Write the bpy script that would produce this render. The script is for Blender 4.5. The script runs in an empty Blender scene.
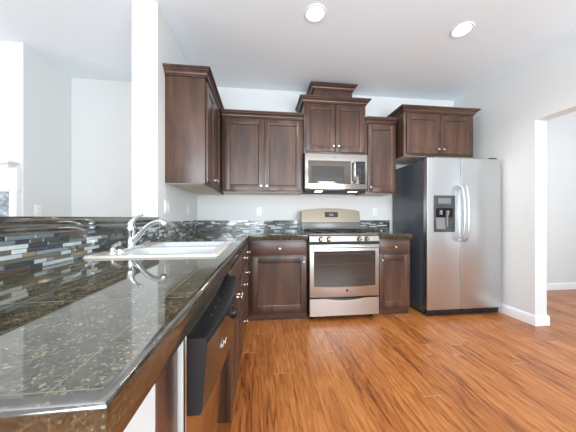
import bpy, bmesh, math, random
from mathutils import Vector, Matrix
random.seed(7)
C = bpy.context.scene.collection
PI = math.pi
SC = bpy.context.scene

# ------------------------------------------------------------------ camera
cd = bpy.data.cameras.new('camera'); cam = bpy.data.objects.new('camera', cd); C.objects.link(cam)
cam.location = (0.7983, -3.1501, 1.0918)
cam.rotation_euler = (PI/2, 0, -0.1136)
cd.sensor_width = 36; cd.lens = 14.957; cd.shift_y = 0.0031
cd.clip_start = 0.01; cd.clip_end = 100
SC.camera = cam

# ------------------------------------------------------------------ sky, daylight, exposure
SC.view_settings.view_transform = 'Standard'
SC.view_settings.look = 'None'
SC.view_settings.gamma = 1
SC.view_settings.use_curve_mapping = False
SC.view_settings.exposure = 0.04
w = bpy.data.worlds.new('sky'); SC.world = w; w.use_nodes = True
bg = w.node_tree.nodes['Background']
bg.inputs[0].default_value = (0.80, 0.90, 1.0, 1); bg.inputs[1].default_value = 2.0

def area(name, loc, rot, sx, sy, power, col):
    l = bpy.data.lights.new(name, 'AREA'); l.shape = 'RECTANGLE'; l.size = sx; l.size_y = sy
    l.energy = power; l.color = col
    o = bpy.data.objects.new(name, l); C.objects.link(o); o.location = loc; o.rotation_euler = rot
    return o
DAY = (0.87, 0.945, 1.0)
# daylight entering by the windows behind the camera and in the neighbouring rooms
area('daylight_rear_a', (0.15, -5.2, 1.35), (PI/2+0.75, 0, 0), 1.5, 2.0, 112, DAY)
area('daylight_rear_b', (2.65, -5.2, 1.35), (PI/2+0.75, 0, 0), 1.5, 2.0, 128, DAY)
area('daylight_side', (6.42, -2.6, 1.4), (PI/2+0.6, 0, PI/2), 2.4, 1.8, 34, DAY)
area('daylight_living', (-4.42, -3.0, 1.5), (PI/2+0.6, 0, -PI/2), 2.6, 1.7, 58, DAY)

# ------------------------------------------------------------------ helpers
def finish(bm, name, mats, parent=None, smooth=35):
    bmesh.ops.recalc_face_normals(bm, faces=bm.faces)
    me = bpy.data.meshes.new(name); bm.to_mesh(me); bm.free()
    if not isinstance(mats, (list, tuple)): mats = [mats]
    for m in mats: me.materials.append(m)
    if smooth:
        for p in me.polygons: p.use_smooth = True
        me.set_sharp_from_angle(angle=math.radians(smooth))
    o = bpy.data.objects.new(name, me); C.objects.link(o)
    if parent: o.parent = parent
    return o
def tag(o, label, cat, group=None):
    o['label'] = label; o['category'] = cat
    if group: o['group'] = group
    return o
def thing(name, label, cat, loc=(0, 0, 0), rz=0, group=None):
    o = bpy.data.objects.new(name, None); C.objects.link(o)
    o.empty_display_size = 0.1
    o.location = loc; o.rotation_euler = (0, 0, rz)
    return tag(o, label, cat, group)
def structure(o): o['kind'] = 'structure'; return o
def bm_(): return bmesh.new()
def box(bm, x0, x1, y0, y1, z0, z1, bev=0.0, seg=2, mi=0):
    sub = bmesh.new()
    r = bmesh.ops.create_cube(sub, size=1)
    for v in sub.verts:
        v.co = Vector(((x0+x1)/2 + v.co.x*(x1-x0), (y0+y1)/2 + v.co.y*(y1-y0), (z0+z1)/2 + v.co.z*(z1-z0)))
    if bev > 0:
        bmesh.ops.bevel(sub, geom=sub.edges[:], offset=bev, segments=seg, affect='EDGES', profile=0.6)
    merge(bm, sub, mi)
def merge(bm, sub, mi=0, M=None):
    if M is not None: bmesh.ops.transform(sub, matrix=M, verts=sub.verts)
    bmesh.ops.recalc_face_normals(sub, faces=sub.faces)
    mp = {v: bm.verts.new(v.co) for v in sub.verts}
    for f in sub.faces:
        try:
            nf = bm.faces.new([mp[v] for v in f.verts]); nf.material_index = mi
        except ValueError: pass
    sub.free()
def prism(bm, poly, z0, z1, mi=0):
    sub = bmesh.new()
    a = [sub.verts.new((x, y, z0)) for x, y in poly]; b = [sub.verts.new((x, y, z1)) for x, y in poly]
    n = len(poly)
    sub.faces.new(a[::-1]); sub.faces.new(b)
    for i in range(n): sub.faces.new((a[i], a[(i+1) % n], b[(i+1) % n], b[i]))
    merge(bm, sub, mi)
def prism_x(bm, poly, x0, x1, mi=0):          # polygon in (y, z), run along x
    sub = bmesh.new()
    a = [sub.verts.new((x0, y, z)) for y, z in poly]; b = [sub.verts.new((x1, y, z)) for y, z in poly]
    n = len(poly)
    sub.faces.new(a[::-1]); sub.faces.new(b)
    for i in range(n): sub.faces.new((a[i], a[(i+1) % n], b[(i+1) % n], b[i]))
    merge(bm, sub, mi)
def prism_y(bm, poly, y0, y1, mi=0):          # polygon in (x, z), run along y
    sub = bmesh.new()
    a = [sub.verts.new((x, y0, z)) for x, z in poly]; b = [sub.verts.new((x, y1, z)) for x, z in poly]
    n = len(poly)
    sub.faces.new(a[::-1]); sub.faces.new(b)
    for i in range(n): sub.faces.new((a[i], a[(i+1) % n], b[(i+1) % n], b[i]))
    merge(bm, sub, mi)
def lathe(bm, prof, origin=(0, 0, 0), axis='z', n=20, mi=0, caps=True):   # prof: list of (radius, height)
    sub = bmesh.new(); rings = []
    for r, h in prof:
        if r < 1e-6: rings.append([sub.verts.new((0, 0, h))])
        else: rings.append([sub.verts.new((r*math.cos(2*PI*i/n), r*math.sin(2*PI*i/n), h)) for i in range(n)])
    for A, B in zip(rings, rings[1:]):
        for i in range(n):
            j = (i+1) % n
            if len(A) == 1 and len(B) == 1: continue
            if len(A) == 1: sub.faces.new((A[0], B[j], B[i]))
            elif len(B) == 1: sub.faces.new((A[i], A[j], B[0]))
            else: sub.faces.new((A[i], A[j], B[j], B[i]))
    if caps and len(rings[0]) > 1: sub.faces.new(rings[0][::-1])
    if caps and len(rings[-1]) > 1: sub.faces.new(rings[-1])
    R = {'z': Matrix.Identity(4), '-y': Matrix.Rotation(PI/2, 4, 'X'), 'x': Matrix.Rotation(PI/2, 4, 'Y'), '-z': Matrix.Rotation(PI, 4, 'X')}[axis]
    merge(bm, sub, mi, Matrix.Translation(origin) @ R)
def tube(bm, pts, rad, n=10, mi=0):
    sub = bmesh.new(); pts = [Vector(p) for p in pts]
    rads = rad if isinstance(rad, (list, tuple)) else [rad]*len(pts)
    rings = []; up = None
    for i, p in enumerate(pts):
        t = (pts[min(i+1, len(pts)-1)] - pts[max(i-1, 0)]).normalized()
        if up is None: up = Vector((0, 0, 1)) if abs(t.z) < 0.9 else Vector((1, 0, 0))
        s = t.cross(up).normalized(); up = s.cross(t).normalized()
        rings.append([sub.verts.new(p + rads[i]*(math.cos(2*PI*k/n)*s + math.sin(2*PI*k/n)*up)) for k in range(n)])
    for A, B in zip(rings, rings[1:]):
        for k in range(n): sub.faces.new((A[k], A[(k+1) % n], B[(k+1) % n], B[k]))
    sub.faces.new(rings[0][::-1]); sub.faces.new(rings[-1])
    merge(bm, sub, mi)
def sweep(bm, path, prof, mi=0):
    """profile (outward offset, z) carried along a plan polyline with mitred corners; outward is to the right of travel"""
    sub = bmesh.new(); rings = []
    P = [Vector(p) for p in path]
    nor = []
    for a, b in zip(P, P[1:]):
        d = (b-a).normalized(); nor.append(Vector((d.y, -d.x)))
    for i, p in enumerate(P):
        if i == 0: m = nor[0]
        elif i == len(P)-1: m = nor[-1]
        else:
            s = nor[i-1] + nor[i]; m = s / (1 + nor[i-1].dot(nor[i]))
        rings.append([sub.verts.new((p.x+m.x*o, p.y+m.y*o, z)) for o, z in prof])
    k = len(prof)
    for A, B in zip(rings, rings[1:]):
        for i in range(k): sub.faces.new((A[i], A[(i+1) % k], B[(i+1) % k], B[i]))
    sub.faces.new(rings[0]); sub.faces.new(rings[-1][::-1])
    merge(bm, sub, mi)
def bez(p0, p1, p2, p3, n=12):
    p0, p1, p2, p3 = map(Vector, (p0, p1, p2, p3))
    return [(1-t)**3*p0 + 3*(1-t)**2*t*p1 + 3*(1-t)*t*t*p2 + t**3*p3 for t in [i/n for i in range(n+1)]]

# ------------------------------------------------------------------ materials
def lin(r, g, b):
    f = lambda c: (c/255/12.92) if c/255 <= 0.04045 else ((c/255+0.055)/1.055)**2.4
    return (f(r), f(g), f(b), 1)
def mat(name, col, rough=0.5, metal=0.0, spec=0.5, emit=None, es=0, coat=0):
    m = bpy.data.materials.new(name); m.use_nodes = True
    b = m.node_tree.nodes['Principled BSDF']
    b.inputs['Base Color'].default_value = col; b.inputs['Roughness'].default_value = rough
    b.inputs['Metallic'].default_value = metal; b.inputs['Specular IOR Level'].default_value = spec
    b.inputs['Coat Weight'].default_value = coat
    if emit: b.inputs['Emission Color'].default_value = emit; b.inputs['Emission Strength'].default_value = es
    return m
def N(m, t, **kw):
    n = m.node_tree.nodes.new(t)
    for k, v in kw.items():
        if hasattr(n, k): setattr(n, k, v)
        else: n.inputs[k].default_value = v
    return n
def L(m, a, b): m.node_tree.links.new(a, b)
def bsdf(m): return m.node_tree.nodes['Principled BSDF']
def ramp(m, fac, stops, interp='LINEAR'):
    r = N(m, 'ShaderNodeValToRGB'); r.color_ramp.interpolation = interp
    el = r.color_ramp.elements
    while len(el) < len(stops): el.new(0.5)
    for e, (p, c) in zip(el, stops): e.position = p; e.color = c
    L(m, fac, r.inputs[0]); return r
def bump(m, h, strength, dist=0.01):
    b = N(m, 'ShaderNodeBump'); b.inputs['Strength'].default_value = strength; b.inputs['Distance'].default_value = dist
    L(m, h, b.inputs['Height']); L(m, b.outputs[0], bsdf(m).inputs['Normal'])
def coords(m, scale=(1, 1, 1), kind='Object'):
    tc = N(m, 'ShaderNodeTexCoord'); mp = N(m, 'ShaderNodeMapping'); mp.inputs['Scale'].default_value = scale
    L(m, tc.outputs[kind], mp.inputs[0]); return mp.outputs[0]

def wall_mat(name, col, amount=0.12, scale=160):
    m = mat(name, col, 0.75, spec=0.25)
    n = N(m, 'ShaderNodeTexNoise'); n.inputs['Scale'].default_value = scale; n.inputs['Detail'].default_value = 3
    L(m, coords(m), n.inputs['Vector']); bump(m, n.outputs['Fac'], amount, 0.004)
    return m
M = {}
M['wall'] = wall_mat('wall_paint', lin(222, 224, 223))
M['ceiling'] = wall_mat('ceiling_texture', lin(238, 246, 252), 0.35, 90)
M['trim'] = mat('white_trim', lin(240, 241, 242), 0.35)

def wood(name, dark, mid, light, rough=0.36, axis='z', grain=1.0, coat=0.3):
    m = mat(name, mid, rough, coat=coat); bsdf(m).inputs['Coat Roughness'].default_value = 0.25
    sc = {'z': (7, 7, 1.4), 'x': (1.4, 7, 7), 'y': (7, 1.4, 7)}[axis]
    v = coords(m, sc)
    n = N(m, 'ShaderNodeTexNoise'); n.inputs['Scale'].default_value = 1.6; n.inputs['Detail'].default_value = 6; n.inputs['Distortion'].default_value = 0.6
    L(m, v, n.inputs['Vector'])
    sc2 = {'z': (160, 160, 7), 'x': (7, 160, 160), 'y': (160, 7, 160)}[axis]
    n2 = N(m, 'ShaderNodeTexNoise'); n2.inputs['Scale'].default_value = 1; n2.inputs['Detail'].default_value = 2
    L(m, coords(m, sc2), n2.inputs['Vector'])
    mx = N(m, 'ShaderNodeMath', operation='MULTIPLY_ADD'); mx.inputs[1].default_value = 0.35
    L(m, n2.outputs['Fac'], mx.inputs[0]); L(m, n.outputs['Fac'], mx.inputs[2])
    r = ramp(m, mx.outputs[0], [(0.42, dark), (0.66, mid), (0.90, light)])
    L(m, r.outputs[0], bsdf(m).inputs['Base Color'])
    bump(m, n2.outputs['Fac'], 0.06, 0.002)
    return m
CW = (lin(49, 35, 28), lin(76, 51, 39), lin(98, 67, 51))
M['wood'] = wood('dark_cabinet_wood', *CW)
M['woodx'] = wood('dark_cabinet_wood_across', *CW, axis='x')
M['under'] = mat('pale_cabinet_underside', lin(214, 204, 186), 0.55)
M['toe'] = mat('dark_toe_kick', lin(46, 29, 24), 0.6)

def floor_mat():
    m = mat('laminate_floor', lin(180, 100, 45), 0.33, spec=0.5)
    tc = N(m, 'ShaderNodeTexCoord'); sp = N(m, 'ShaderNodeSeparateXYZ'); L(m, tc.outputs['Object'], sp.inputs[0])
    def math_(op, a, b=None, c=None):
        n = N(m, 'ShaderNodeMath', operation=op)
        for i, q in enumerate((a, b, c)):
            if q is None: continue
            if isinstance(q, (int, float)): n.inputs[i].default_value = q
            else: L(m, q, n.inputs[i])
        return n.outputs[0]
    W_, LEN = 0.127, 1.2
    xs = math_('DIVIDE', sp.outputs['X'], W_); row = math_('FLOOR', xs)
    wn = N(m, 'ShaderNodeTexWhiteNoise', noise_dimensions='1D'); L(m, row, wn.inputs['W'])
    ys = math_('ADD', math_('DIVIDE', sp.outputs['Y'], LEN), math_('MULTIPLY', wn.outputs['Value'], 7.3))
    cell = math_('FLOOR', ys)
    cv = N(m, 'ShaderNodeCombineXYZ'); L(m, row, cv.inputs[0]); L(m, cell, cv.inputs[1])
    wn2 = N(m, 'ShaderNodeTexWhiteNoise', noise_dimensions='3D'); L(m, cv.outputs[0], wn2.inputs['Vector'])
    # grain, different in each plank
    gv = N(m, 'ShaderNodeCombineXYZ')
    L(m, math_('MULTIPLY', sp.outputs['X'], 40), gv.inputs[0])
    L(m, math_('MULTIPLY', sp.outputs['Y'], 4.0), gv.inputs[1])
    L(m, math_('MULTIPLY', wn2.outputs['Value'], 40), gv.inputs[2])
    g = N(m, 'ShaderNodeTexNoise'); g.inputs['Scale'].default_value = 1.0; g.inputs['Detail'].default_value = 7; g.inputs['Distortion'].default_value = 1.1; g.inputs['Roughness'].default_value = 0.62
    L(m, gv.outputs[0], g.inputs['Vector'])
    t = math_('ADD', math_('MULTIPLY', g.outputs['Fac'], 1.0), math_('MULTIPLY', math_('SUBTRACT', wn2.outputs['Value'], 0.5), 0.16))
    r = ramp(m, t, [(0.28, lin(112, 60, 27)), (0.40, lin(158, 91, 42)), (0.52, lin(182, 112, 56)), (0.70, lin(203, 134, 75))])
    # seams
    fx = math_('FRACT', xs); fy = math_('FRACT', ys)
    ex = math_('LESS_THAN', math_('MINIMUM', fx, math_('SUBTRACT', 1.0, fx)), 0.009)
    ey = math_('LESS_THAN', math_('MINIMUM', fy, math_('SUBTRACT', 1.0, fy)), 0.0011)
    mx = N(m, 'ShaderNodeMix', data_type='RGBA'); L(m, math_('MULTIPLY', ex, 0.6), mx.inputs['Factor']); L(m, r.outputs[0], mx.inputs[6]); mx.inputs[7].default_value = lin(92, 46, 22)
    mx2 = N(m, 'ShaderNodeMix', data_type='RGBA'); L(m, math_('MULTIPLY', ey, 0.7), mx2.inputs['Factor']); L(m, mx.outputs[2], mx2.inputs[6]); mx2.inputs[7].default_value = lin(226, 190, 150)
    L(m, mx2.outputs[2], bsdf(m).inputs['Base Color'])
    bump(m, g.outputs['Fac'], 0.05, 0.003)
    return m
M['floor'] = floor_mat()

def granite(name, tiles=True, ior=2.2, base=1.0, ox=0.012, oy=-2.59, sx=0.286, sy=0.29):
    m = mat(name, lin(50, 48, 42), 0.07, spec=0.5); bsdf(m).inputs['IOR'].default_value = ior
    v = coords(m)
    vo = N(m, 'ShaderNodeTexVoronoi'); vo.inputs['Scale'].default_value = 320; L(m, v, vo.inputs['Vector'])
    sp = N(m, 'ShaderNodeSeparateColor'); L(m, vo.outputs['Color'], sp.inputs[0])
    r = ramp(m, sp.outputs[0], [(0.0, lin(46, 46, 38)), (0.25, lin(70, 68, 54)), (0.50, lin(92, 87, 67)), (0.70, lin(108, 100, 74)), (0.86, lin(124, 116, 88)), (0.95, lin(150, 144, 118))], 'CONSTANT')
    n = N(m, 'ShaderNodeTexNoise'); n.inputs['Scale'].default_value = 26; n.inputs['Detail'].default_value = 5; L(m, v, n.inputs['Vector'])
    r2 = ramp(m, n.outputs['Fac'], [(0.38, lin(52, 50, 46)), (0.62, lin(255, 255, 255))])
    mu = N(m, 'ShaderNodeMix', data_type='RGBA', blend_type='MULTIPLY'); mu.inputs['Factor'].default_value = 0.55
    L(m, r.outputs[0], mu.inputs[6]); L(m, r2.outputs[0], mu.inputs[7])
    out = mu.outputs[2]
    if base < 1:
        dk = N(m, 'ShaderNodeMix', data_type='RGBA'); dk.inputs['Factor'].default_value = base; dk.inputs[6].default_value = lin(30, 28, 25); L(m, out, dk.inputs[7]); out = dk.outputs[2]
    if tiles:
        s = N(m, 'ShaderNodeSeparateXYZ'); L(m, v, s.inputs[0])
        es = []
        for ax, o_, st in (('X', ox, sx), ('Y', oy, sy)):
            a = N(m, 'ShaderNodeMath', operation='SUBTRACT'); L(m, s.outputs[ax], a.inputs[0]); a.inputs[1].default_value = o_ - st*40
            d = N(m, 'ShaderNodeMath', operation='DIVIDE'); L(m, a.outputs[0], d.inputs[0]); d.inputs[1].default_value = st
            p = N(m, 'ShaderNodeMath', operation='PINGPONG'); L(m, d.outputs[0], p.inputs[0]); p.inputs[1].default_value = 0.5
            e = N(m, 'ShaderNodeMath', operation='LESS_THAN'); L(m, p.outputs[0], e.inputs[0]); e.inputs[1].default_value = 0.003
            es.append(e.outputs[0])
        mxx = N(m, 'ShaderNodeMath', operation='MAXIMUM'); L(m, es[0], mxx.inputs[0]); L(m, es[1], mxx.inputs[1])
        g = N(m, 'ShaderNodeMix', data_type='RGBA'); L(m, mxx.outputs[0], g.inputs['Factor']); L(m, out, g.inputs[6]); g.inputs[7].default_value = lin(120, 110, 92)
        out = g.outputs[2]
        rr = N(m, 'ShaderNodeMath', operation='MULTIPLY_ADD'); L(m, mxx.outputs[0], rr.inputs[0]); rr.inputs[1].default_value = 0.5; rr.inputs[2].default_value = 0.04
        L(m, rr.outputs[0], bsdf(m).inputs['Roughness'])
    L(m, out, bsdf(m).inputs['Base Color'])
    return m
M['granite'] = granite('granite_tile')
M['granite_dark'] = granite('granite_bullnose', tiles=False, ior=1.6, base=0.6)
M['granite_plain'] = granite('granite_edge', tiles=False, ior=2.7, base=0.45); bsdf(M['granite_plain']).inputs['Roughness'].default_value = 0.1

def brushed(name, col, rough=0.26, axis='x'):
    m = mat(name, col, rough, metal=1.0)
    sc = {'x': (2, 300, 300), 'z': (300, 300, 2)}[axis]
    n = N(m, 'ShaderNodeTexNoise'); n.inputs['Scale'].default_value = 1; n.inputs['Detail'].default_value = 2
    L(m, coords(m, sc), n.inputs['Vector'])
    mr = N(m, 'ShaderNodeMapRange'); mr.inputs[3].default_value = rough-0.05; mr.inputs[4].default_value = rough+0.07
    L(m, n.outputs['Fac'], mr.inputs[0]); L(m, mr.outputs[0], bsdf(m).inputs['Roughness'])
    return m
M['steel'] = brushed('brushed_steel', lin(202, 200, 196), 0.30)
M['fascia'] = mat('glossy_black_fascia', lin(26, 24, 24), 0.1); bsdf(M['fascia']).inputs['IOR'].default_value = 2.0
M['steeldoor'] = mat('polished_steel_door', lin(196, 192, 186), 0.13, metal=1)
M['steelp'] = brushed('polished_steel', lin(176, 170, 162), 0.15)
M['riser'] = mat('enamel_reflection_grey', lin(112, 112, 108), 0.22)  # black enamel of riser and cooktop; grey base colour paints in its reflections
M['steelg'] = brushed('dark_backguard_steel', lin(142, 132, 116), 0.2)
M['liner'] = mat('pale_grey_door_liner', lin(206, 206, 202), 0.4)
M['steelv'] = brushed('brushed_steel_upright', lin(207, 209, 210), 0.32, 'z')
M['chrome'] = mat('chrome', lin(226, 228, 230), 0.08, metal=1)
M['nickel'] = mat('satin_nickel', lin(226, 220, 208), 0.22, metal=1)
M['black'] = mat('black_enamel', lin(22, 22, 24), 0.16)
M['blackm'] = mat('black_cast_iron', lin(20, 20, 21), 0.55)
M['plastic'] = mat('black_plastic', lin(30, 31, 34), 0.32)
M['glass'] = mat('dark_oven_glass', lin(54, 50, 47), 0.04, spec=0.9)
M['mglass'] = mat('brown_grey_microwave_glass', lin(88, 79, 71), 0.08, spec=0.9)
M['fside'] = mat('charcoal_fridge_side', lin(74, 80, 88), 0.18)
M['grey'] = mat('grey_plastic', lin(120, 122, 124), 0.35)
M['dgrey'] = mat('dark_grey_plastic', lin(66, 68, 70), 0.3)
M['sink'] = mat('white_sink_enamel', lin(212, 204, 192), 0.16)
M['bowl'] = mat('cool_white_bowl_enamel', lin(206, 211, 216), 0.12)
M['plate'] = mat('white_plastic', lin(240, 240, 238), 0.35)
M['slot'] = mat('socket_slot', lin(60, 60, 60), 0.5)
M['lens'] = mat('downlight_lens', (1, 1, 1, 1), 0.4, emit=(1.0, 0.95, 0.88, 1), es=14)
M['bulb'] = mat('hood_lamp_lens', (1, 1, 1, 1), 0.4, emit=(1.0, 0.78, 0.48, 1), es=28)
M['display'] = mat('dark_display', lin(34, 30, 26), 0.1)
M['mark'] = mat('pale_marking', lin(214, 214, 214), 0.4)
M['grout'] = mat('grey_grout', lin(96, 96, 92), 0.8)
M['stone'] = granite('grey_stone_surround', tiles=False, ior=1.5)
for nd_ in M['stone'].node_tree.nodes:
    if nd_.type == 'TEX_VORONOI': nd_.inputs['Scale'].default_value = 45
    if nd_.type == 'VALTORGB' and nd_.color_ramp.interpolation == 'CONSTANT':
        for k_, e_ in enumerate(nd_.color_ramp.elements): e_.color = lin(100+18*k_, 112+17*k_, 122+16*k_)
TILES = [mat('mosaic_'+n, lin(*c), r, spec=s) for n, c, r, s in (
    ('slate', (58, 63, 67), .22, .6), ('blue_grey', (112, 122, 126), .06, .8), ('pale_blue', (176, 184, 186), .06, .8),
    ('brown', (88, 74, 62), .22, .6), ('tan', (136, 122, 100), .22, .6), ('olive', (92, 90, 76), .1, .7), ('frost', (198, 204, 200), .08, .8), ('char', (80, 83, 84), .06, .8))]

# ------------------------------------------------------------------ the room
XL, XR, ZC = 0.0, 3.558, 2.77
RX0, RX1, RY = -4.5, 6.5, -5.3
def slab(name, *b, m='wall'):
    bm = bm_(); box(bm, *b); return structure(finish(bm, name, M[m], smooth=0))
slab('floor', RX0-.1, RX1+.1, RY-.1, 0.1, -0.1, 0.0, m='floor')
slab('ceiling', RX0-.1, RX1+.1, RY-.1, 0.1, ZC, ZC+0.1, m='ceiling')
slab('wall_back', RX0-.1, RX1+.1, 0.0, 0.12, 0, ZC)
slab('wall_left', -0.19, 0.0, -1.18, -0.0005, 0, ZC)
bm = bm_(); box(bm, -0.19, 0.0, -2.80, -1.1805, 0, 1.06)
structure(finish(bm, 'wall_peninsula', M['wall'], smooth=0))
slab('wall_end', 0.0005, 0.61, -2.80, -2.692, 0, 0.855)
bm = bm_()
box(bm, XR, XR+0.136, -1.026, -0.0005, 0, ZC); box(bm, XR, XR+0.136, -4.4, -1.026, 2.08, ZC)
structure(finish(bm, 'wall_right', M['wall'], smooth=0))
slab('wall_fireplace', RX0, -1.46, -0.586, -0.0005, 0, ZC)
def wall_open_y(name, y0, y1, x0, x1, opens):        # wall across x with openings (x0,x1,z0,z1)
    bm = bm_(); x = x0
    for a, b, z0, z1 in opens:
        box(bm, x, a, y0, y1, 0, ZC)
        if z0 > 0: box(bm, a, b, y0, y1, 0, z0)
        box(bm, a, b, y0, y1, z1, ZC); x = b
    box(bm, x, x1, y0, y1, 0, ZC)
    return structure(finish(bm, name, M['wall'], smooth=0))
def wall_open_x(name, x0, x1, y0, y1, opens):
    bm = bm_(); y = y0
    for a, b, z0, z1 in opens:
        box(bm, x0, x1, y, a, 0, ZC)
        if z0 > 0: box(bm, x0, x1, a, b, 0, z0)
        box(bm, x0, x1, a, b, z1, ZC); y = b
    box(bm, x0, x1, y, y1, 0, ZC)
    return structure(finish(bm, name, M['wall'], smooth=0))
wall_open_y('wall_rear', RY-.12, RY, RX0-.1, RX1+.1, [(-0.7, 1.0, 0.2, 2.45), (1.8, 3.5, 0.2, 2.45)])
wall_open_x('wall_side', RX1, RX1+.12, RY, 0, [(-3.9, -1.3, 0.45, 2.35)])
wall_open_x('wall_living', RX0-.12, RX0, RY, 0, [(-4.4, -1.6, 0.6, 2.4)])
def window_y(name, a, b, z0, z1, y):
    bm = bm_(); t = 0.05
    for x0, x1, q0, q1 in ((a, a+t, z0, z1), (b-t, b, z0, z1), (a+t, b-t, z0, z0+t), (a+t, b-t, z1-t, z1), ((a+b)/2-.03, (a+b)/2+.03, z0+t, z1-t)):
        box(bm, x0, x1, y-.08, y-.03, q0, q1, 0.004)
    structure(finish(bm, name, M['trim']))
window_y('window_1', -0.7, 1.0, 0.2, 2.45, RY); window_y('window_2', 1.8, 3.5, 0.2, 2.45, RY)
# baseboards
BP = [(0.0, 0.0), (0.016, 0.0), (0.016, 0.082), (0.011, 0.096), (0.004, 0.105), (0.0, 0.105)]
bm = bm_(); sweep(bm, [(XR, -0.01), (XR, -1.026), (XR+0.136, -1.026), (XR+0.136, -0.01)][::-1], [(-o, z) for o, z in BP])
structure(finish(bm, 'baseboard_right', M['trim']))
bm = bm_(); sweep(bm, [(XR+0.155, 0.0), (RX1, 0.0)], BP); structure(finish(bm, 'baseboard_far', M['trim']))

# ------------------------------------------------------------------ cabinets
def door_bm(w_, h, t=0.02, fr=0.06):      # shaker door, local: x 0..w, z 0..h, front face at y=-t
    bm = bm_()
    box(bm, 0, fr, -t, 0, 0, h, 0.002); box(bm, w_-fr, w_, -t, 0, 0, h, 0.002)
    box(bm, fr-.0005, w_-fr+.0005, -t+.0004, 0, 0, fr, 0.002); box(bm, fr-.0005, w_-fr+.0005, -t+.0004, 0, h-fr, h, 0.002)
    # sloped sticking round the recessed panel
    sub = bmesh.new()
    a = [(fr, fr), (w_-fr, fr), (w_-fr, h-fr), (fr, h-fr)]; s = 0.007
    b = [(fr+s, fr+s), (w_-fr-s, fr+s), (w_-fr-s, h-fr-s), (fr+s, h-fr-s)]
    A = [sub.verts.new((x, -t+.002, z)) for x, z in a]; B = [sub.verts.new((x, -t+.010, z)) for x, z in b]
    for i in range(4): sub.faces.new((A[i], A[(i+1) % 4], B[(i+1) % 4], B[i]))
    sub.faces.new(B); merge(bm, sub)
    return bm
def knob(parent, x, y, z, m=None, r=0.016):
    bm = bm_(); k = r/0.016
    lathe(bm, [(0.008*k, 0), (0.006*k, 0.004), (0.0055*k, 0.014), (0.013*k, 0.018), (r, 0.023), (r, 0.026), (0.012*k, 0.031), (0, 0.032)], (x, y, z), '-y', 18)
    o = finish(bm, 'knob', m or M['nickel'], parent); o['label'] = 'round satin nickel knob' if m is None else 'round black knob'
    return o
CROWN = [(0.0, 0.0), (0.009, 0.0), (0.009, 0.010), (0.017, 0.012), (0.018, 0.020), (0.024, 0.030), (0.036, 0.041), (0.040, 0.043), (0.041, 0.051), (0.053, 0.053), (0.053, 0.067), (0.0, 0.067)]
def crown(parent, w_, d, z, left=True, right=True, mname='woodx', prof=CROWN):
    path = ([(0, 0)] if left else []) + [(0, -d), (w_, -d)] + ([(w_, 0)] if right else [])
    bm = bm_()
    # travelling left-front-right, outward lies to the right of travel
    sweep(bm, path, [(o, z+h) for o, h in prof])
    box(bm, 0.001, w_-.001, -d+.001, 0, z, z+prof[-1][1]-.002)
    return finish(bm, 'crown_molding', M[mname], parent)
def cabinet(name, label, loc, rz, w_, d, z0, z1, fronts, crown_sides=None, group=None, toe=False, hollow=False):
    t = thing(name, label, 'cabinet', (loc[0], loc[1], 0), rz, group)
    bm = bm_()
    zb = z0 + (0.07 if toe else 0)
    if hollow:
        box(bm, 0, .018, -d, 0, zb, z1); box(bm, w_-.018, w_, -d, 0, zb, z1); box(bm, .018, w_-.018, -d, -d+.018, zb, z1)
        box(bm, .018, w_-.018, -.012, 0, zb, z1); box(bm, .018, w_-.018, -d+.018, -.012, zb, zb+.018)
    else: box(bm, 0, w_, -d, 0, zb, z1, 0.0015)
    finish(bm, 'body', M['wood'], t)
    if toe:
        bm = bm_(); box(bm, 0.0, w_, -d+.025, 0, 0, 0.0695); finish(bm, 'toe_kick', M['woodx'], t)
    else:
        bm = bm_(); box(bm, 0.018, w_-.018, -d+.02, -.005, z0-.004, z0-.0003)
        o = finish(bm, 'underside', M['under'], t, smooth=0); o['label'] = 'pale unfinished underside'
    for f in fronts:
        kind, x0, x1, a, b = f[:5]
        if kind == 'door':
            bm = door_bm(x1-x0, b-a)
            o = finish(bm, 'door', M['wood'], t)
        else:
            bm = bm_(); box(bm, 0, x1-x0, -.02, 0, 0, b-a, 0.004, 2); o = finish(bm, 'drawer' if kind == 'drawer' else 'false_front', M['woodx'], t)
        o.location = (x0, -d-.0005, a)
        for k in f[5:]:
            knob(o, k[0]-x0, -.02, k[1]-a)
    if crown_sides is not None: crown(t, w_, d, z1+.0005, *crown_sides)
    return t
ZU, ZT = 1.395, 2.268
# left wall, two doors, faces the room (+x)
cabinet('wall_cabinet', 'tall dark brown wall cabinet on the left wall showing its plain side', (0.001, -1.04), PI/2, 1.037, 0.325, ZU-.01, ZT+.02,
        [('door', 0.02, 0.33, ZU+.01, ZT-.01, (0.30, 1.46)), ('door', 0.345, 0.66, ZU+.01, ZT-.01, (0.375, 1.46))], (True, False), 'wall cabinets')
cabinet('wall_cabinet', 'dark brown two-door wall cabinet in the corner left of the microwave', (0.352, -0.001), 0, 0.95, 0.325, ZU, ZT-.012,
        [('door', 0.035, 0.482, ZU+.018, ZT-.03, (0.452, 1.462)), ('door', 0.488, 0.925, ZU+.018, ZT-.03, (0.518, 1.462))], (False, False), 'wall cabinets')
cabinet('wall_cabinet', 'short raised two-door wall cabinet directly above the microwave', (1.306, -0.001), 0, 0.766, 0.345, 1.862, 2.462,
        [('door', 0.022, 0.380, 1.885, 2.442, (0.352, 1.945)), ('door', 0.386, 0.744, 1.885, 2.442, (0.414, 1.945))], (True, True), 'wall cabinets')
cabinet('wall_cabinet', 'narrow single-door wall cabinet right of the microwave', (2.076, -0.001), 0, 0.404, 0.325, ZU, ZT-.012,
        [('door', 0.03, 0.385, ZU+.018, ZT-.03, (0.056, 1.462))], (False, False), 'wall cabinets')
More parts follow.
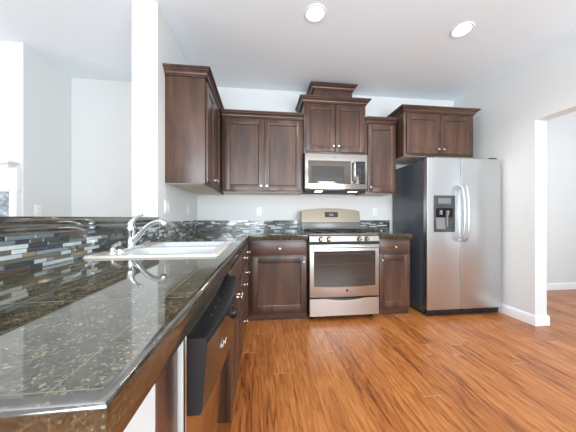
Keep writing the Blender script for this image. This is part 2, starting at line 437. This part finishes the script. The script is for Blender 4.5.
cabinet('wall_cabinet', 'wide two-door wall cabinet above the steel refrigerator', (2.492, -0.001), 0, 0.915, 0.47, 1.838, 2.352,
        [('door', 0.03, 0.452, 1.86, 2.328, (0.424, 1.91)), ('door', 0.46, 0.885, 1.86, 2.328, (0.49, 1.91))], (True, True), 'wall cabinets')
# boxed cornice standing on the cabinet above the microwave
t = thing('cornice_box', 'small dark wooden box with crown molding standing on the cabinet above the microwave', 'cornice box', (1.445, -0.001, 2.5305))
bm = bm_(); box(bm, 0, 0.48, -0.29, 0, 0, 0.125, 0.001); finish(bm, 'body', M['wood'], t)
bm = bm_(); sweep(bm, [(0, 0), (0, -.29), (.48, -.29), (.48, 0)], [(o, .1255+h) for o, h in CROWN]); box(bm, .001, .479, -.289, 0, .1255, .19)
finish(bm, 'crown_molding', M['woodx'], t)

# base cabinets, back wall
YB = 0.61; ZB = 0.855
cabinet('base_cabinet', 'dark base cabinet left of the range with one drawer above one door', (0.662, -0.001), 0, 0.636, YB, 0, ZB,
        [('drawer', 0.045, 0.62, 0.695, 0.838, (0.335, 0.767)), ('door', 0.045, 0.62, 0.10, 0.68, (0.59, 0.622))], None, 'base cabinets', True)
cabinet('base_cabinet', 'narrow dark base cabinet between the range and the refrigerator', (2.076, -0.001), 0, 0.404, YB, 0, ZB,
        [('drawer', 0.03, 0.385, 0.695, 0.838, (0.21, 0.767)), ('door', 0.03, 0.385, 0.10, 0.68, (0.055, 0.622))], None, 'base cabinets', True)
# base cabinets, sink run: the run's front is very slightly out of square with the back wall
TH = 0.0133
def ex(y): return 0.65 + TH*(y + 2.9)
DR = 0.58
def run_loc(y): return (ex(y) - 0.028 - DR, y)
RZ = PI/2 - TH
def run_cab(label, y0, y1, fronts, hollow=False):
    return cabinet('base_cabinet', label, run_loc(y0), RZ, y1-y0-.002, DR, 0, ZB, fronts, None, 'base cabinets', True, hollow)
run_cab('dark base cabinet of the sink run nearest the corner with one drawer and one door', -1.00, -0.662,
        [('drawer', 0.012, 0.30, 0.695, 0.838, (0.15, 0.767)), ('door', 0.012, 0.30, 0.10, 0.68, (0.04, 0.60))])
run_cab('dark three-drawer base cabinet between the sink cabinet and the corner', -1.36, -1.00,
        [('drawer', 0.012, 0.346, 0.695, 0.838, (0.18, 0.767)), ('drawer', 0.012, 0.346, 0.415, 0.68, (0.18, 0.553)), ('drawer', 0.012, 0.346, 0.10, 0.40, (0.18, 0.256))])
sk = run_cab('dark two-door base cabinet under the sink next to the dishwasher', -1.972, -1.36,
        [('false', 0.012, 0.598, 0.695, 0.838), ('door', 0.012, 0.302, 0.10, 0.68, (0.277, 0.62)), ('door', 0.308, 0.598, 0.10, 0.68, (0.333, 0.62))], True)
# finished end panel between the dishwasher and the white half wall
t = thing('end_panel', 'dark wooden end panel at the near side of the dishwasher', 'cabinet panel', (run_loc(-2.688)[0]-.012, -2.688, 0), RZ)
bm = bm_(); box(bm, 0, 0.105, -DR, 0, 0.0, ZB, 0.0015); finish(bm, 'panel', M['wood'], t)

# ------------------------------------------------------------------ dishwasher
t = thing('dishwasher', 'stainless dishwasher with bowed black control panel beside the sink cabinet', 'dishwasher', (run_loc(-2.577)[0]-.022, -2.577, 0), RZ)
bm = bm_(); box(bm, 0, 0.6, -.565, 0, 0.0, 0.845, 0.002); finish(bm, 'body', M['grey'], t)
bm = bm_(); box(bm, 0.002, 0.598, -.607, -.5995, 0.105, 0.845, 0.003); o = finish(bm, 'door', M['steeldoor'], t)
bm = bm_(); box(bm, 0.002, 0.598, -.599, -.566, 0.105, 0.845, 0.002); finish(bm, 'door_liner', M['liner'], o)
bm = bm_(); box(bm, 0.01, 0.59, -.53, -.5655, 0.0, 0.1, 0.002); finish(bm, 'kick_plate', M['plastic'], t)
n = 16; front = []
for i in range(n+1):
    u = i/n; x = 0.002 + 0.596*u
    front.append((x, -.652 - 0.022*math.sin(PI*u)**0.8))
poly = [(0.002, -.6075)] + front + [(0.598, -.6075)]
bm = bm_(); sub = bmesh.new()
lev = [(0.0, 0.640, -0.004), (0, 0.648, 0.0), (0, 0.806, 0.0), (0, 0.816, -0.006)]
rings = []
for _, z, off in lev:
    ring = []
    for (x, y) in poly:
        yy = y if y > -.61 else y - off - (0.012*(0.82-z)/0.18*-1)
        ring.append(sub.verts.new((x, yy, z)))
    rings.append(ring)
k = len(poly)
for A, B in zip(rings, rings[1:]):
    for i in range(k): sub.faces.new((A[i], A[(i+1) % k], B[(i+1) % k], B[i]))
sub.faces.new(rings[0][::-1]); sub.faces.new(rings[-1]); merge(bm, sub)
cp = finish(bm, 'control_panel', M['plastic'], t)
bm = bm_()
for x in (0.13, 0.19, 0.25, 0.34, 0.40, 0.46):
    bm = bm_(); box(bm, x, x+0.008, -.635, -.631, 0.8161, 0.8167); finish(bm, 'button', M['grey'], cp, 0)
bm = bm_(); pts = [(x, y-.0004) for x, y in front]; sub = bmesh.new(); rings = []
for (x, y) in front:
    yy = y + 0.0
    rings.append([sub.verts.new((x, y-.0006+0.012*(0.82-z)/0.18, z)) for z in (0.652, 0.806)] + [sub.verts.new((x, y-.0026+0.012*(0.82-z)/0.18, z)) for z in (0.806, 0.652)])
for A, B in zip(rings, rings[1:]):
    for i in range(4): sub.faces.new((A[i], A[(i+1) % 4], B[(i+1) % 4], B[i]))
sub.faces.new(rings[0]); sub.faces.new(rings[-1][::-1]); merge(bm, sub)
o = finish(bm, 'fascia', M['fascia'], cp, 40); o['label'] = 'glossy black front strip'
bm = bm_()
pts = [(0.11+0.006*i, -.6640-.0018*i*0.55, 0.735 + 0.008*math.sin(i*1.9)) for i in range(9)]
tube(bm, pts, 0.0010, 6); o = finish(bm, 'logo', M['mark'], cp)
bm = bm_(); lathe(bm, [(0.020, 0), (0.020, 0.010), (0.016, 0.014), (0, 0.014)], (0.30, -.6705, 0.757), '-y', 20); o = finish(bm, 'dial', M['black'], cp); o['label'] = 'round black dial'

# ------------------------------------------------------------------ countertops
EP = [(0.0, 0.914), (0.0085, 0.9137), (0.0115, 0.9125), (0.0135, 0.9105), (0.0148, 0.9075), (0.015, 0.905), (0.015, 0.860), (0.013, 0.857), (0.0, 0.857)]
SX0, SX1, SY0, SY1 = 0.065, 0.585, -2.005, -1.42     # opening for the sink
e = 0.015
bm = bm_()
Y0 = -2.9 + e
def exi(y): return ex(y) - e
yb = -0.65 + e
xc = exi(yb)
Z0, Z1 = 0.857, 0.914
prism(bm, [(0.014, Y0), (exi(Y0), Y0), (exi(SY0), SY0), (0.014, SY0)], Z0, Z1)
prism(bm, [(0.014, SY0), (SX0, SY0), (SX0, SY1), (0.014, SY1)], Z0, Z1)
prism(bm, [(SX1, SY0), (exi(SY0), SY0), (exi(SY1), SY1), (SX1, SY1)], Z0, Z1)
prism(bm, [(0.014, SY1), (exi(SY1), SY1), (xc, yb), (xc, -0.014), (0.014, -0.014)], Z0, Z1)
prism(bm, [(xc, yb), (1.300, yb), (1.300, -0.014), (xc, -0.014)], Z0, Z1)
path = [(0.014, Y0), (exi(Y0), Y0), (xc, yb), (1.300, yb)]
sweep(bm, path, EP, 1)
for f in bm.faces:      # the range side of the L is edged with the plain tile
    if f.material_index == 1 and f.calc_center_median().y > yb-.03 and f.calc_center_median().x > xc+.03: f.material_index = 2
tag(finish(bm, 'countertop', [M['granite'], M['granite_plain'], M['granite_dark']], None, 50), 'L-shaped dark granite tile countertop running from the foreground past the sink to the range', 'countertop')
bm = bm_(); box(bm, 2.072, 2.488, yb, -0.014, Z0, Z1); sweep(bm, [(2.072, yb), (2.488, yb)], EP, 2)
tag(finish(bm, 'countertop', [M['granite'], M['granite_plain'], M['granite_dark']], None, 50), 'short dark granite countertop between the range and the refrigerator', 'countertop')

# ------------------------------------------------------------------ mosaic backsplash
def mosaic(label, origin, direction, length, z0, z1, weights):
    """rows of thin glass and stone strips; direction '+x' faces -y, '-y' faces +x"""
    bm = bm_(); rows = max(1, round((z1-z0)/0.0155)); h = (z1-z0)/rows; g = 0.0014
    def put(a, b, q0, q1, d0, d1, mi, bev):
        if direction == '+x': box(bm, origin[0]+a, origin[0]+b, origin[1]-d1, origin[1]-d0, q0, q1, bev, 1, mi)
        else: box(bm, origin[0]+d0, origin[0]+d1, origin[1]-b, origin[1]-a, q0, q1, bev, 1, mi)
    put(0, length, z0, z1, 0.0006, 0.0088, len(TILES), 0)
    for r in range(rows):
        x = -random.random()*0.08
        while x < length:
            l = random.choice((0.03, 0.05, 0.075, 0.10, 0.10, 0.145))
            a, b = max(x, 0), min(x+l, length)
            if b-a > 0.006:
                mi = random.choices(range(len(TILES)), weights)[0]
                put(a+g/2, b-g/2, z0+r*h+g/2, z0+(r+1)*h-g/2, 0.0089, 0.0118+random.random()*0.0012, mi, 0.0006)
            x += l
    return tag(finish(bm, 'mosaic_backsplash', TILES+[M['grout']], None, 0), label, 'backsplash', 'mosaic backsplashes')
WB = (5, 4, 3, 1.2, .7, 2, 1.6, 4); WL = (3.4, 4.2, 3.6, 2.4, 1.5, 2.6, 2.2, 3.4)
mosaic('glass and stone mosaic strip on the back wall left of the range', (0.0135, -0.0), '+x', 1.288, 0.9145, 1.058, WB)
mosaic('short glass and stone mosaic strip on the back wall right of the range', (2.072, -0.0), '+x', 0.505, 0.9145, 1.058, WB)
mosaic('long mosaic strip behind the sink below the granite bar ledge', (0.0, -1.181), '-y', 1.70, 0.9145, 1.034, WL)
mosaic('mosaic strip under the left wall cabinet between corner and bar ledge', (0.0, -0.0005), '-y', 1.178, 0.9145, 1.058, WL)

t = thing('bar_ledge', 'raised dark granite bar ledge capping the half wall behind the sink', 'bar ledge', (0, 0, 0))
bm = bm_(); box(bm, -0.235, 0.013, -2.88, -1.183, 1.0605, 1.0965, 0.003, 2); finish(bm, 'slab', M['granite_plain'], t)
bm = bm_(); box(bm, 0.0006, 0.0130, -2.88, -1.183, 1.0345, 1.060, 0.0005); finish(bm, 'front_strip', M['granite_plain'], t)

# ------------------------------------------------------------------ sink and faucet
def rrect(x0, x1, y0, y1, r, n=5):
    P = []
    for cx, cy, a0 in ((x1-r, y1-r, 0), (x0+r, y1-r, PI/2), (x0+r, y0+r, PI), (x1-r, y0+r, 3*PI/2)):
        for i in range(n+1):
            a = a0 + PI/2*i/n; P.append((cx+r*math.cos(a), cy+r*math.sin(a)))
    return P
t = thing('kitchen_sink', 'white double-bowl drop-in sink set into the granite countertop', 'sink', (0, 0, 0))
ox0, ox1, oy0, oy1 = 0.020, 0.602, -2.022, -1.402
ym = (oy0+oy1)/2
bowls = [(0.150, 0.565, oy0+.040, ym-.02), (0.150, 0.565, ym+.02, oy1-.045)]
# rim: outer rounded edge, flat deck with two bowl holes filled by bridging
bm = bm_(); sub = bmesh.new()
outer_hi = rrect(ox0+.006, ox1-.006, oy0+.006, oy1-.006, 0.02)
outer_lo = rrect(ox0, ox1, oy0, oy1, 0.025)
hi = [sub.verts.new((x, y, 0.925)) for x, y in outer_hi]; lo = [sub.verts.new((x, y, 0.9142)) for x, y in outer_lo]
n = len(hi)
for i in range(n): sub.faces.new((lo[i], lo[(i+1) % n], hi[(i+1) % n], hi[i]))
eds = [sub.edges.get((hi[i], hi[(i+1) % n])) for i in range(n)]
for b in bowls:
    v = [sub.verts.new((x, y, 0.925)) for x, y in rrect(*b, 0.05)]
    eds += [sub.edges.new((v[i], v[(i+1) % len(v)])) for i in range(len(v))]
bmesh.ops.triangle_fill(sub, use_beauty=True, edges=eds)
merge(bm, sub); finish(bm, 'rim', M['sink'], t, 40)
for b in bowls:
    bm = bm_(); sub = bmesh.new(); rings = []
    for ins, z in ((0, 0.925), (0.005, 0.919), (0.008, 0.905), (0.018, 0.78), (0.035, 0.755), (0.07, 0.748)):
        rings.append([sub.verts.new((x, y, z)) for x, y in rrect(b[0]+ins, b[1]-ins, b[2]+ins, b[3]-ins, 0.05-ins*0.3)])
    for A, B in zip(rings, rings[1:]):
        for i in range(len(A)): sub.faces.new((A[i], A[(i+1) % len(A)], B[(i+1) % len(A)], B[i]))
    sub.faces.new(rings[-1]); merge(bm, sub)
    bo = finish(bm, 'bowl', M['bowl'], t, 50)
    bm = bm_(); cx, cy = (b[0]+b[1])/2, (b[2]+b[3])/2
    lathe(bm, [(0.042, 0.7485), (0.042, 0.751), (0.032, 0.751), (0.028, 0.7495), (0, 0.7495)], (cx, cy, 0), 'z', 20); finish(bm, 'drain', M['chrome'], bo)

FX, FY = 0.100, -1.77
t = thing('kitchen_faucet', 'chrome single-lever faucet arching over the white sink', 'faucet', (FX, FY, 0.9252))
bm = bm_(); P = rrect(-.028, .028, -.125, .125, 0.027); prism(bm, P, 0, 0.006); prism(bm, [(x*.85, y*.96) for x, y in P], 0.006, 0.012); finish(bm, 'base_plate', M['chrome'], t)
bm = bm_(); lathe(bm, [(0.026, 0.012), (0.024, 0.02), (0.020, 0.035), (0.020, 0.085), (0.023, 0.09), (0.024, 0.115), (0.019, 0.132), (0.0, 0.138)], (0, 0, 0), 'z', 24); finish(bm, 'body', M['chrome'], t)
bm = bm_(); pts = bez((0.012, 0, 0.035), (0.06, -.002, 0.085), (0.080, -.004, 0.136), (0.150, -.006, 0.146), 14) + [Vector((0.168, -.006, 0.144)), Vector((0.178, -.006, 0.139))]
tube(bm, pts, [0.015]*4+[0.0135]*8+[0.0135]*5, 14)
lathe(bm, [(0.0125, 0), (0.0155, 0.004), (0.0155, 0.022), (0.012, 0.028)], (0.172, -.006, 0.147), '-z', 18)
finish(bm, 'spout', M['chrome'], t, 50)
bm = bm_(); tube(bm, bez((0, 0, 0.132), (0.012, 0, 0.158), (0.03, 0, 0.170), (0.062, -.004, 0.184), 10), [0.016, 0.0145, 0.013, 0.0115, 0.0105, 0.0095, 0.009, 0.0085, 0.008, 0.0085, 0.006], 12); finish(bm, 'lever', M['chrome'], t, 50)
t = thing('side_sprayer', 'small chrome pull-out sprayer at the near end of the faucet plate', 'sprayer', (0.092, -1.915, 0.9252))
bm = bm_(); lathe(bm, [(0.021, 0), (0.021, 0.006), (0.013, 0.012), (0.012, 0.02)], (0, 0, 0), 'z', 18); finish(bm, 'holder', M['chrome'], t)
bm = bm_(); tube(bm, [(0, 0, 0.016), (0.004, 0, 0.03), (0.018, 0, 0.04), (0.034, 0, 0.043)], [0.0095, 0.010, 0.011, 0.012], 12); finish(bm, 'spray_head', M['nickel'], t, 50)

# ------------------------------------------------------------------ range
RX, RW = 1.304, 0.764
t = thing('gas_range', 'stainless steel gas range standing between the base cabinets', 'range', (RX, 0, 0))
bm = bm_(); box(bm, 0.002, RW-.002, -.655, -.03, 0.045, 0.905, 0.003); o = finish(bm, 'body', M['black'], t)
bm = bm_()
box(bm, 0, RW, -.672, -.03, 0.9055, 0.922, 0.005, 3); finish(bm, 'cooktop', M['riser'], t)
bm = bm_()      # sloped steel control fascia with the rounded lip
prism_x(bm, [(-.656, 0.838), (-.700, 0.838), (-.705, 0.842), (-.690, 0.896), (-.680, 0.904), (-.656, 0.905)], 0.0, RW)
cp = finish(bm, 'control_panel', M['steelp'], t)
for x in (0.122, 0.208, 0.542, 0.625):
    bm = bm_()
    lathe(bm, [(0.020, 0.006), (0.020, 0.026), (0.017, 0.030), (0, 0.030)], (x, -.6985, 0.868), '-y', 22)
    box(bm, x-.0045, x+.0045, -.734, -.724, 0.851, 0.885, 0.002)
    kn = finish(bm, 'knob', M['steelg'], cp)
    bm = bm_(); lathe(bm, [(0.027, 0), (0.027, 0.004), (0.021, 0.0065), (0, 0.0065)], (x, -.6965, 0.868), '-y', 22); finish(bm, 'skirt', M['dgrey'], kn)
bm = bm_(); box(bm, 0.008, RW-.008, -.692, -.657, 0.8085, 0.8375)
for i in range(14): pass
finish(bm, 'vent_slot', M['blackm'], t)
bm = bm_(); box(bm, 0.004, RW-.004, -.700, -.657, 0.256, 0.808, 0.004)
od = finish(bm, 'oven_door', M['steel'], t)
bm = bm_()
gx0, gx1, gz0, gz1 = 0.046, RW-.046, 0.372, 0.742
sub = bmesh.new(); n = 10
ring = [(gx0, gz1), (gx1, gz1), (gx1, gz0)] + [(gx1+(gx0-gx1)*i/n, gz0-0.012*math.sin(PI*i/n)) for i in range(1, n)] + [(gx0, gz0)]
a = [sub.verts.new((x, -.7002, z)) for x, z in ring]; b = [sub.verts.new((x, -.7032, z)) for x, z in ring]
sub.faces.new(a); sub.faces.new(b[::-1])
for i in range(len(a)): sub.faces.new((a[i], a[(i+1) % len(a)], b[(i+1) % len(a)], b[i]))
merge(bm, sub); ow = finish(bm, 'oven_window', M['glass'], od, 0)
bm = bm_()
for z in (0.47, 0.60): box(bm, gx0+.05, gx1-.05, -.7036, -.7033, z, z+.004)
for (q0, q1, r0, r1) in ((gx0+.03, gx1-.03, gz0+.03, gz0+.033), (gx0+.03, gx1-.03, gz1-.033, gz1-.03), (gx0+.03, gx0+.033, gz0+.03, gz1-.03), (gx1-.033, gx1-.03, gz0+.03, gz1-.03)):
    box(bm, q0, q1, -.7036, -.7033, r0, r1)
finish(bm, 'inner_frame', M['dgrey'], ow, 0)
bm = bm_()
tube(bm, [(0.03, -.748, 0.792), (0.2, -.754, 0.792), (0.56, -.754, 0.792), (RW-.03, -.748, 0.792)], 0.0125, 14)
for x in (0.04, RW-.04): box(bm, x-.012, x+.012, -.748, -.6995, 0.782, 0.802, 0.003)
finish(bm, 'handle', M['steel'], od)
bm = bm_(); lathe(bm, [(0.0145, 0), (0.0145, 0.002), (0.012, 0.003), (0, 0.003)], (0.405, -.7002, 0.322), '-y', 24); o = finish(bm, 'logo', M['dgrey'], od); o['label'] = 'small round dark emblem'
bm = bm_(); sub = bmesh.new()
top = [(0.004+(RW-.008)*i/16, 0.240-0.022*max(0, math.sin(PI*(i-3)/10))**1.0*(1 if 3 <= i <= 13 else 0)) for i in range(17)]
pl = [(0.004, 0.058)] + top + [(RW-.004, 0.058)]
a = [sub.verts.new((x, -.657, z)) for x, z in pl]; b = [sub.verts.new((x, -.698, z)) for x, z in pl]
sub.faces.new(a); sub.faces.new(b[::-1])
for i in range(len(a)): sub.faces.new((a[i], a[(i+1) % len(a)], b[(i+1) % len(a)], b[i]))
merge(bm, sub); finish(bm, 'storage_drawer', M['steel'], t, 0)
for x in (0.05, RW-.05):
    for y in (-.60, -.10):
        bm = bm_(); lathe(bm, [(0.022, 0), (0.022, 0.012), (0.012, 0.016), (0.012, 0.0445)], (x, y, 0), 'z', 14); finish(bm, 'foot', M['blackm'], t)
# backguard: steel arch on a dark riser
bm = bm_(); box(bm, 0.006, RW-.006, -.205, -.03, 0.9225, 1.034, 0.003); finish(bm, 'riser', M['riser'], t)
bm = bm_(); sub = bmesh.new(); n = 20
pl = [(0.004, 1.0345)] + [(0.004+(RW-.008)*i/n, 1.178 + 0.034*math.sin(PI*i/n)**0.7) for i in range(n+1)] + [(RW-.004, 1.0345)]
a = [sub.verts.new((x, -.045, z)) for x, z in pl]; b = [sub.verts.new((x, -.215+0.22*max(0, z-1.0345), z)) for x, z in pl]
sub.faces.new(a); sub.faces.new(b[::-1])
for i in range(len(a)): sub.faces.new((a[i], a[(i+1) % len(a)], b[(i+1) % len(a)], b[i]))
merge(bm, sub); bgd = finish(bm, 'backguard', M['steelg'], t, 0)
bm = bm_(); prism_x(bm, [(-.2035, 1.10), (-.1892, 1.165), (-.18, 1.165), (-.19, 1.10)], 0.30, 0.47); dp = finish(bm, 'display', M['display'], bgd)
bm = bm_()
prism_x(bm, [(-.2002, 1.117), (-.1948, 1.1415), (-.193, 1.1415), (-.198, 1.117)], 0.355, 0.415)
finish(bm, 'clock', M['grey'], dp, 0)
for gx in (0.03, 0.275, 0.52):
    bm = bm_(); x0, x1 = gx, gx+0.214
    for x in (x0, x1-.012): box(bm, x, x+.012, -.64, -.228, 0.940, 0.952, 0.002)
    for y in (-.64, -.435, -.240): box(bm, x0, x1, y, y+.012, 0.940, 0.952, 0.002)
    for y in (-.53, -.31):
        box(bm, x0+.02, x1-.02, y, y+.01, 0.942, 0.954, 0.002)
    box(bm, (x0+x1)/2-.005, (x0+x1)/2+.005, -.62, -.24, 0.942, 0.954, 0.002)
    for x in (x0+.002, x1-.010):
        for y in (-.638, -.433, -.238): box(bm, x, x+.008, y, y+.008, 0.922, 0.941)
    finish(bm, 'grate', M['blackm'], t)
for x, y in ((0.137, -.53), (0.137, -.31), (0.382, -.42), (0.627, -.53), (0.627, -.31)):
    bm = bm_(); lathe(bm, [(0.045, 0.9222), (0.045, 0.928), (0.036, 0.930), (0.036, 0.936), (0.0, 0.938)], (x, y, 0), 'z', 22); finish(bm, 'burner', M['blackm'], t)

# ------------------------------------------------------------------ microwave
t = thing('microwave', 'stainless over-the-range microwave hung below the short wall cabinet', 'microwave', (1.308, 0, 0))
MW, z0, z1 = 0.762, 1.418, 1.845
bm = bm_(); box(bm, 0.003, MW-.003, -.385, -.003, z0, z1+.01, 0.003); finish(bm, 'body', M['dgrey'], t)
bm = bm_(); box(bm, 0, MW, -.412, -.386, z0+.012, z1, 0.006, 3); fr = finish(bm, 'front_frame', M['steelp'], t)
bm = bm_(); box(bm, 0.04, 0.552, -.418, -.4125, 1.492, 1.762, 0.003); dr = finish(bm, 'door_glass', M['mglass'], fr)
bm = bm_(); box(bm, 0.075, 0.47, -.4186, -.4181, 1.518, 1.70); finish(bm, 'inner_window', M['glass'], fr, 0)
bm = bm_(); tube(bm, [(0.590, -.414, 1.505), (0.590, -.442, 1.515), (0.590, -.450, 1.63), (0.590, -.442, 1.745), (0.590, -.414, 1.755)], 0.0125, 12); finish(bm, 'handle', M['steelv'], fr, 60)
bm = bm_(); box(bm, 0.618, 0.728, -.418, -.4125, 1.492, 1.762, 0.003); kp = finish(bm, 'control_panel', M['display'], fr)
bm = bm_()
for i in range(3):
    for j in range(6): box(bm, 0.632+.031*i, 0.652+.031*i, -.4188, -.4182, 1.512+.028*j, 1.524+.028*j)
finish(bm, 'keypad', M['dgrey'], kp, 0)
bm = bm_(); box(bm, 0.630, 0.716, -.4190, -.4182, 1.70, 1.742); finish(bm, 'display', M['black'], kp, 0)
bm = bm_(); lathe(bm, [(0.009, 0), (0.009, 0.0015), (0, 0.0018)], (0.352, -.4125, 1.805), '-y', 18); o = finish(bm, 'logo', M['grey'], fr); o['label'] = 'small round emblem'
bm = bm_(); box(bm, 0.01, MW-.01, -.40, -.01, z0-.012, z0-.0005, 0.003); un = finish(bm, 'vent_base', M['blackm'], t)
for x in (0.13, 0.55):
    bm = bm_(); box(bm, x, x+.09, -.385, -.325, z0-.0145, z0-.0123); o = finish(bm, 'lamp_lens', M['bulb'], un, 0); o['label'] = 'lit warm task lamp'

# ------------------------------------------------------------------ refrigerator
FX0, FW = 2.607, 0.907
t = thing('refrigerator', 'stainless side-by-side refrigerator with ice dispenser against the right wall', 'refrigerator', (FX0, 0, 0))
bm = bm_(); box(bm, 0.004, FW-.004, -.655, -.03, 0.03, 1.745, 0.004); finish(bm, 'body', M['fside'], t)
sp = 0.410
for i, (a, b) in enumerate(((0, sp-.003), (sp+.003, FW))):
    bm = bm_(); box(bm, a, b, -.722, -.660, 0.075, 1.757, 0.009, 3); d = finish(bm, 'door', M['steelv'], t)
    hx = sp-.026 if i == 0 else sp+.026
    bm = bm_()
    pts = [(hx, -.722, 1.452), (hx, -.752, 1.446)] + bez((hx, -.770, 1.42), (hx, -.800, 1.25), (hx, -.800, 1.04), (hx, -.770, 0.87), 12) + [(hx, -.752, 0.843), (hx, -.722, 0.838)]
    tube(bm, pts, 0.0125, 12); finish(bm, 'handle', M['steelv'], d, 60)
    bm = bm_(); box(bm, (0.03 if i == 0 else FW-.11), (0.11 if i == 0 else FW-.03), -.70, -.60, 1.7575, 1.776, 0.004); finish(bm, 'hinge_cap', M['plastic'], t)
    if i == 0:
        x0, x1, q0, q1 = 0.078, 0.330, 0.935, 1.338
        bm = bm_(); T = 0.02
        box(bm, x0, x0+T, -.727, -.7225, q0, q1, 0.002); box(bm, x1-T, x1, -.727, -.7225, q0, q1, 0.002)
        box(bm, x0+T, x1-T, -.727, -.7225, q0, q0+.03, 0.002); box(bm, x0+T, x1-T, -.727, -.7225, q1-.135, q1, 0.002)
        box(bm, x0+T, x1-T, -.7245, -.7225, q0+.03, q1-.135)
        dsp = finish(bm, 'ice_dispenser', M['dgrey'], d)
        bm = bm_(); box(bm, x0+.05, x1-.05, -.7285, -.7272, q1-.09, q1-.03); finish(bm, 'display', M['grey'], dsp, 0)
        bm = bm_(); box(bm, x0+.022, x1-.022, -.7262, -.7247, q0+.16, q1-.14); finish(bm, 'recess', M['black'], dsp, 0)
        bm = bm_(); prism_x(bm, [(-.7247, q0+.16), (-.7247, q0+.032), (-.738, q0+.032), (-.738, q0+.04), (-.7262, q0+.16)], x0+.022, x0+.13); finish(bm, 'drip_tray', M['grey'], dsp, 0)
        bm = bm_(); lathe(bm, [(0.014, 0), (0.018, 0.03), (0.018, 0.05)], (x0+.145, -.745, q0+.185), 'z', 14); box(bm, x0+.136, x0+.154, -.745, -.7264, q0+.05, q0+.20, 0.003)
        box(bm, x0+.06, x0+.09, -.742, -.7264, q0+.19, q0+.24, 0.003)
        finish(bm, 'paddle', M['grey'], dsp)
bm = bm_(); box(bm, 0.01, FW-.01, -.70, -.60, 0.012, 0.07, 0.003)
for i in range(22): box(bm, 0.03+.0388*i, 0.052+.0388*i, -.706, -.6995, 0.022, 0.060, 0.002)
finish(bm, 'toe_grille', M['plastic'], t)
for x in (0.06, FW-.06):
    for y in (-.62, -.1):
        bm = bm_(); lathe(bm, [(0.02, 0), (0.02, 0.02), (0.012, 0.03)], (x, y, 0), 'z', 12); finish(bm, 'foot', M['blackm'], t)

# ------------------------------------------------------------------ outlets and switches
def outlet(label, loc, rz, gang=1, kind='outlet'):
    t = thing('wall_outlet' if kind == 'outlet' else 'light_switch', label, 'outlet' if kind == 'outlet' else 'light switch', loc, rz, 'wall plates')
    w_ = 0.072 if gang == 1 else 0.118
    bm = bm_(); box(bm, -w_/2, w_/2, -.006, -.0008, -.058, .058, 0.002); pl = finish(bm, 'cover_plate', M['plate'], t)
    for g in range(gang):
        cx = 0 if gang == 1 else (-.025 + .05*g)
        if kind == 'outlet':
            for z in (-.02, .02):
                bm = bm_(); lathe(bm, [(0.0165, 0), (0.0165, 0.0015), (0, 0.0018)], (cx, -.006, z), '-y', 16); so = finish(bm, 'socket', M['plate'], t)
                bm = bm_()
                for dx in (-.006, .006): box(bm, cx+dx-.001, cx+dx+.001, -.0083, -.0078, z-.004, z+.006)
                finish(bm, 'slot', M['slot'], so, 0)
        else:
            bm = bm_(); box(bm, cx-.016, cx+.016, -.0105, -.0061, -.033, .033, 0.002); finish(bm, 'rocker', M['plate'], t)
    return t
outlet('white outlet on the back wall left of the range', (0.776, 0, 1.172), 0)
outlet('white outlet on the back wall beside the refrigerator', (2.372, 0, 1.172), 0)
outlet('wide white switch plate on the left wall above the faucet', (0, -1.00, 1.185), PI/2, 2, 'switch')
outlet('white outlet on the left wall near the room corner', (0, -0.40, 1.185), PI/2)
outlet('white outlet low on the far living room wall', (-1.46, -0.44, 1.165), PI/2)
# the living room's right-facing bump wall starts at x = -1.46: plate sits on that face

# ------------------------------------------------------------------ fireplace at the far left
t = thing('fireplace', 'white mantel fireplace with grey stone surround at the far left', 'fireplace', (-1.50, -0.587, 0))
bm = bm_(); box(bm, -1.599, -.036, -.03, 0, 0, 1.336); finish(bm, 'stone_surround', M['stone'], t, 0)
bm = bm_(); box(bm, -1.66, 0.03, -.05, 0, 1.3365, 1.56, 0.003); finish(bm, 'frieze', M['trim'], t)
for x in (-1.66, -.035):
    bm = bm_(); box(bm, x, x+.06, -.05, 0, 0, 1.336, 0.003); finish(bm, 'pilaster', M['trim'], t)
bm = bm_(); sweep(bm, [(-1.66, 0), (-1.66, -.05), (-.045, -.05), (-.045, 0)], [(o*1.2, 1.5605+h*.8) for o, h in CROWN]); box(bm, -1.659, -.046, -.049, 0, 1.5605, 1.611); finish(bm, 'mantel_shelf', M['trim'], t)

# ------------------------------------------------------------------ recessed ceiling lights
for x, y, label in ((1.243, -1.225, 'lit round recessed ceiling light above the range side of the kitchen'), (2.583, -1.205, 'lit round recessed ceiling light closer to the right wall')):
    t = thing('recessed_light', label, 'ceiling light', (x, y, ZC), 0, 'recessed ceiling lights')
    bm = bm_(); lathe(bm, [(0.068, -.0005), (0.088, -.0005), (0.090, -.004), (0.084, -.008), (0.070, -.006), (0.068, -.0005)], n=32, caps=False)
    finish(bm, 'trim_ring', M['trim'], t)
    bm = bm_(); lathe(bm, [(0.0, -.0015), (0.069, -.0015), (0.069, -.005), (0.0, -.0055)], n=32); finish(bm, 'lens', M['lens'], t)
    l = bpy.data.lights.new('downlight', 'SPOT'); l.energy = 32; l.color = (1, 0.93, 0.82); l.spot_size = 2.3; l.spot_blend = 0.6; l.shadow_soft_size = 0.06
    o = bpy.data.objects.new('downlight', l); C.objects.link(o); o.parent = t; o.location = (0, 0, -.03)
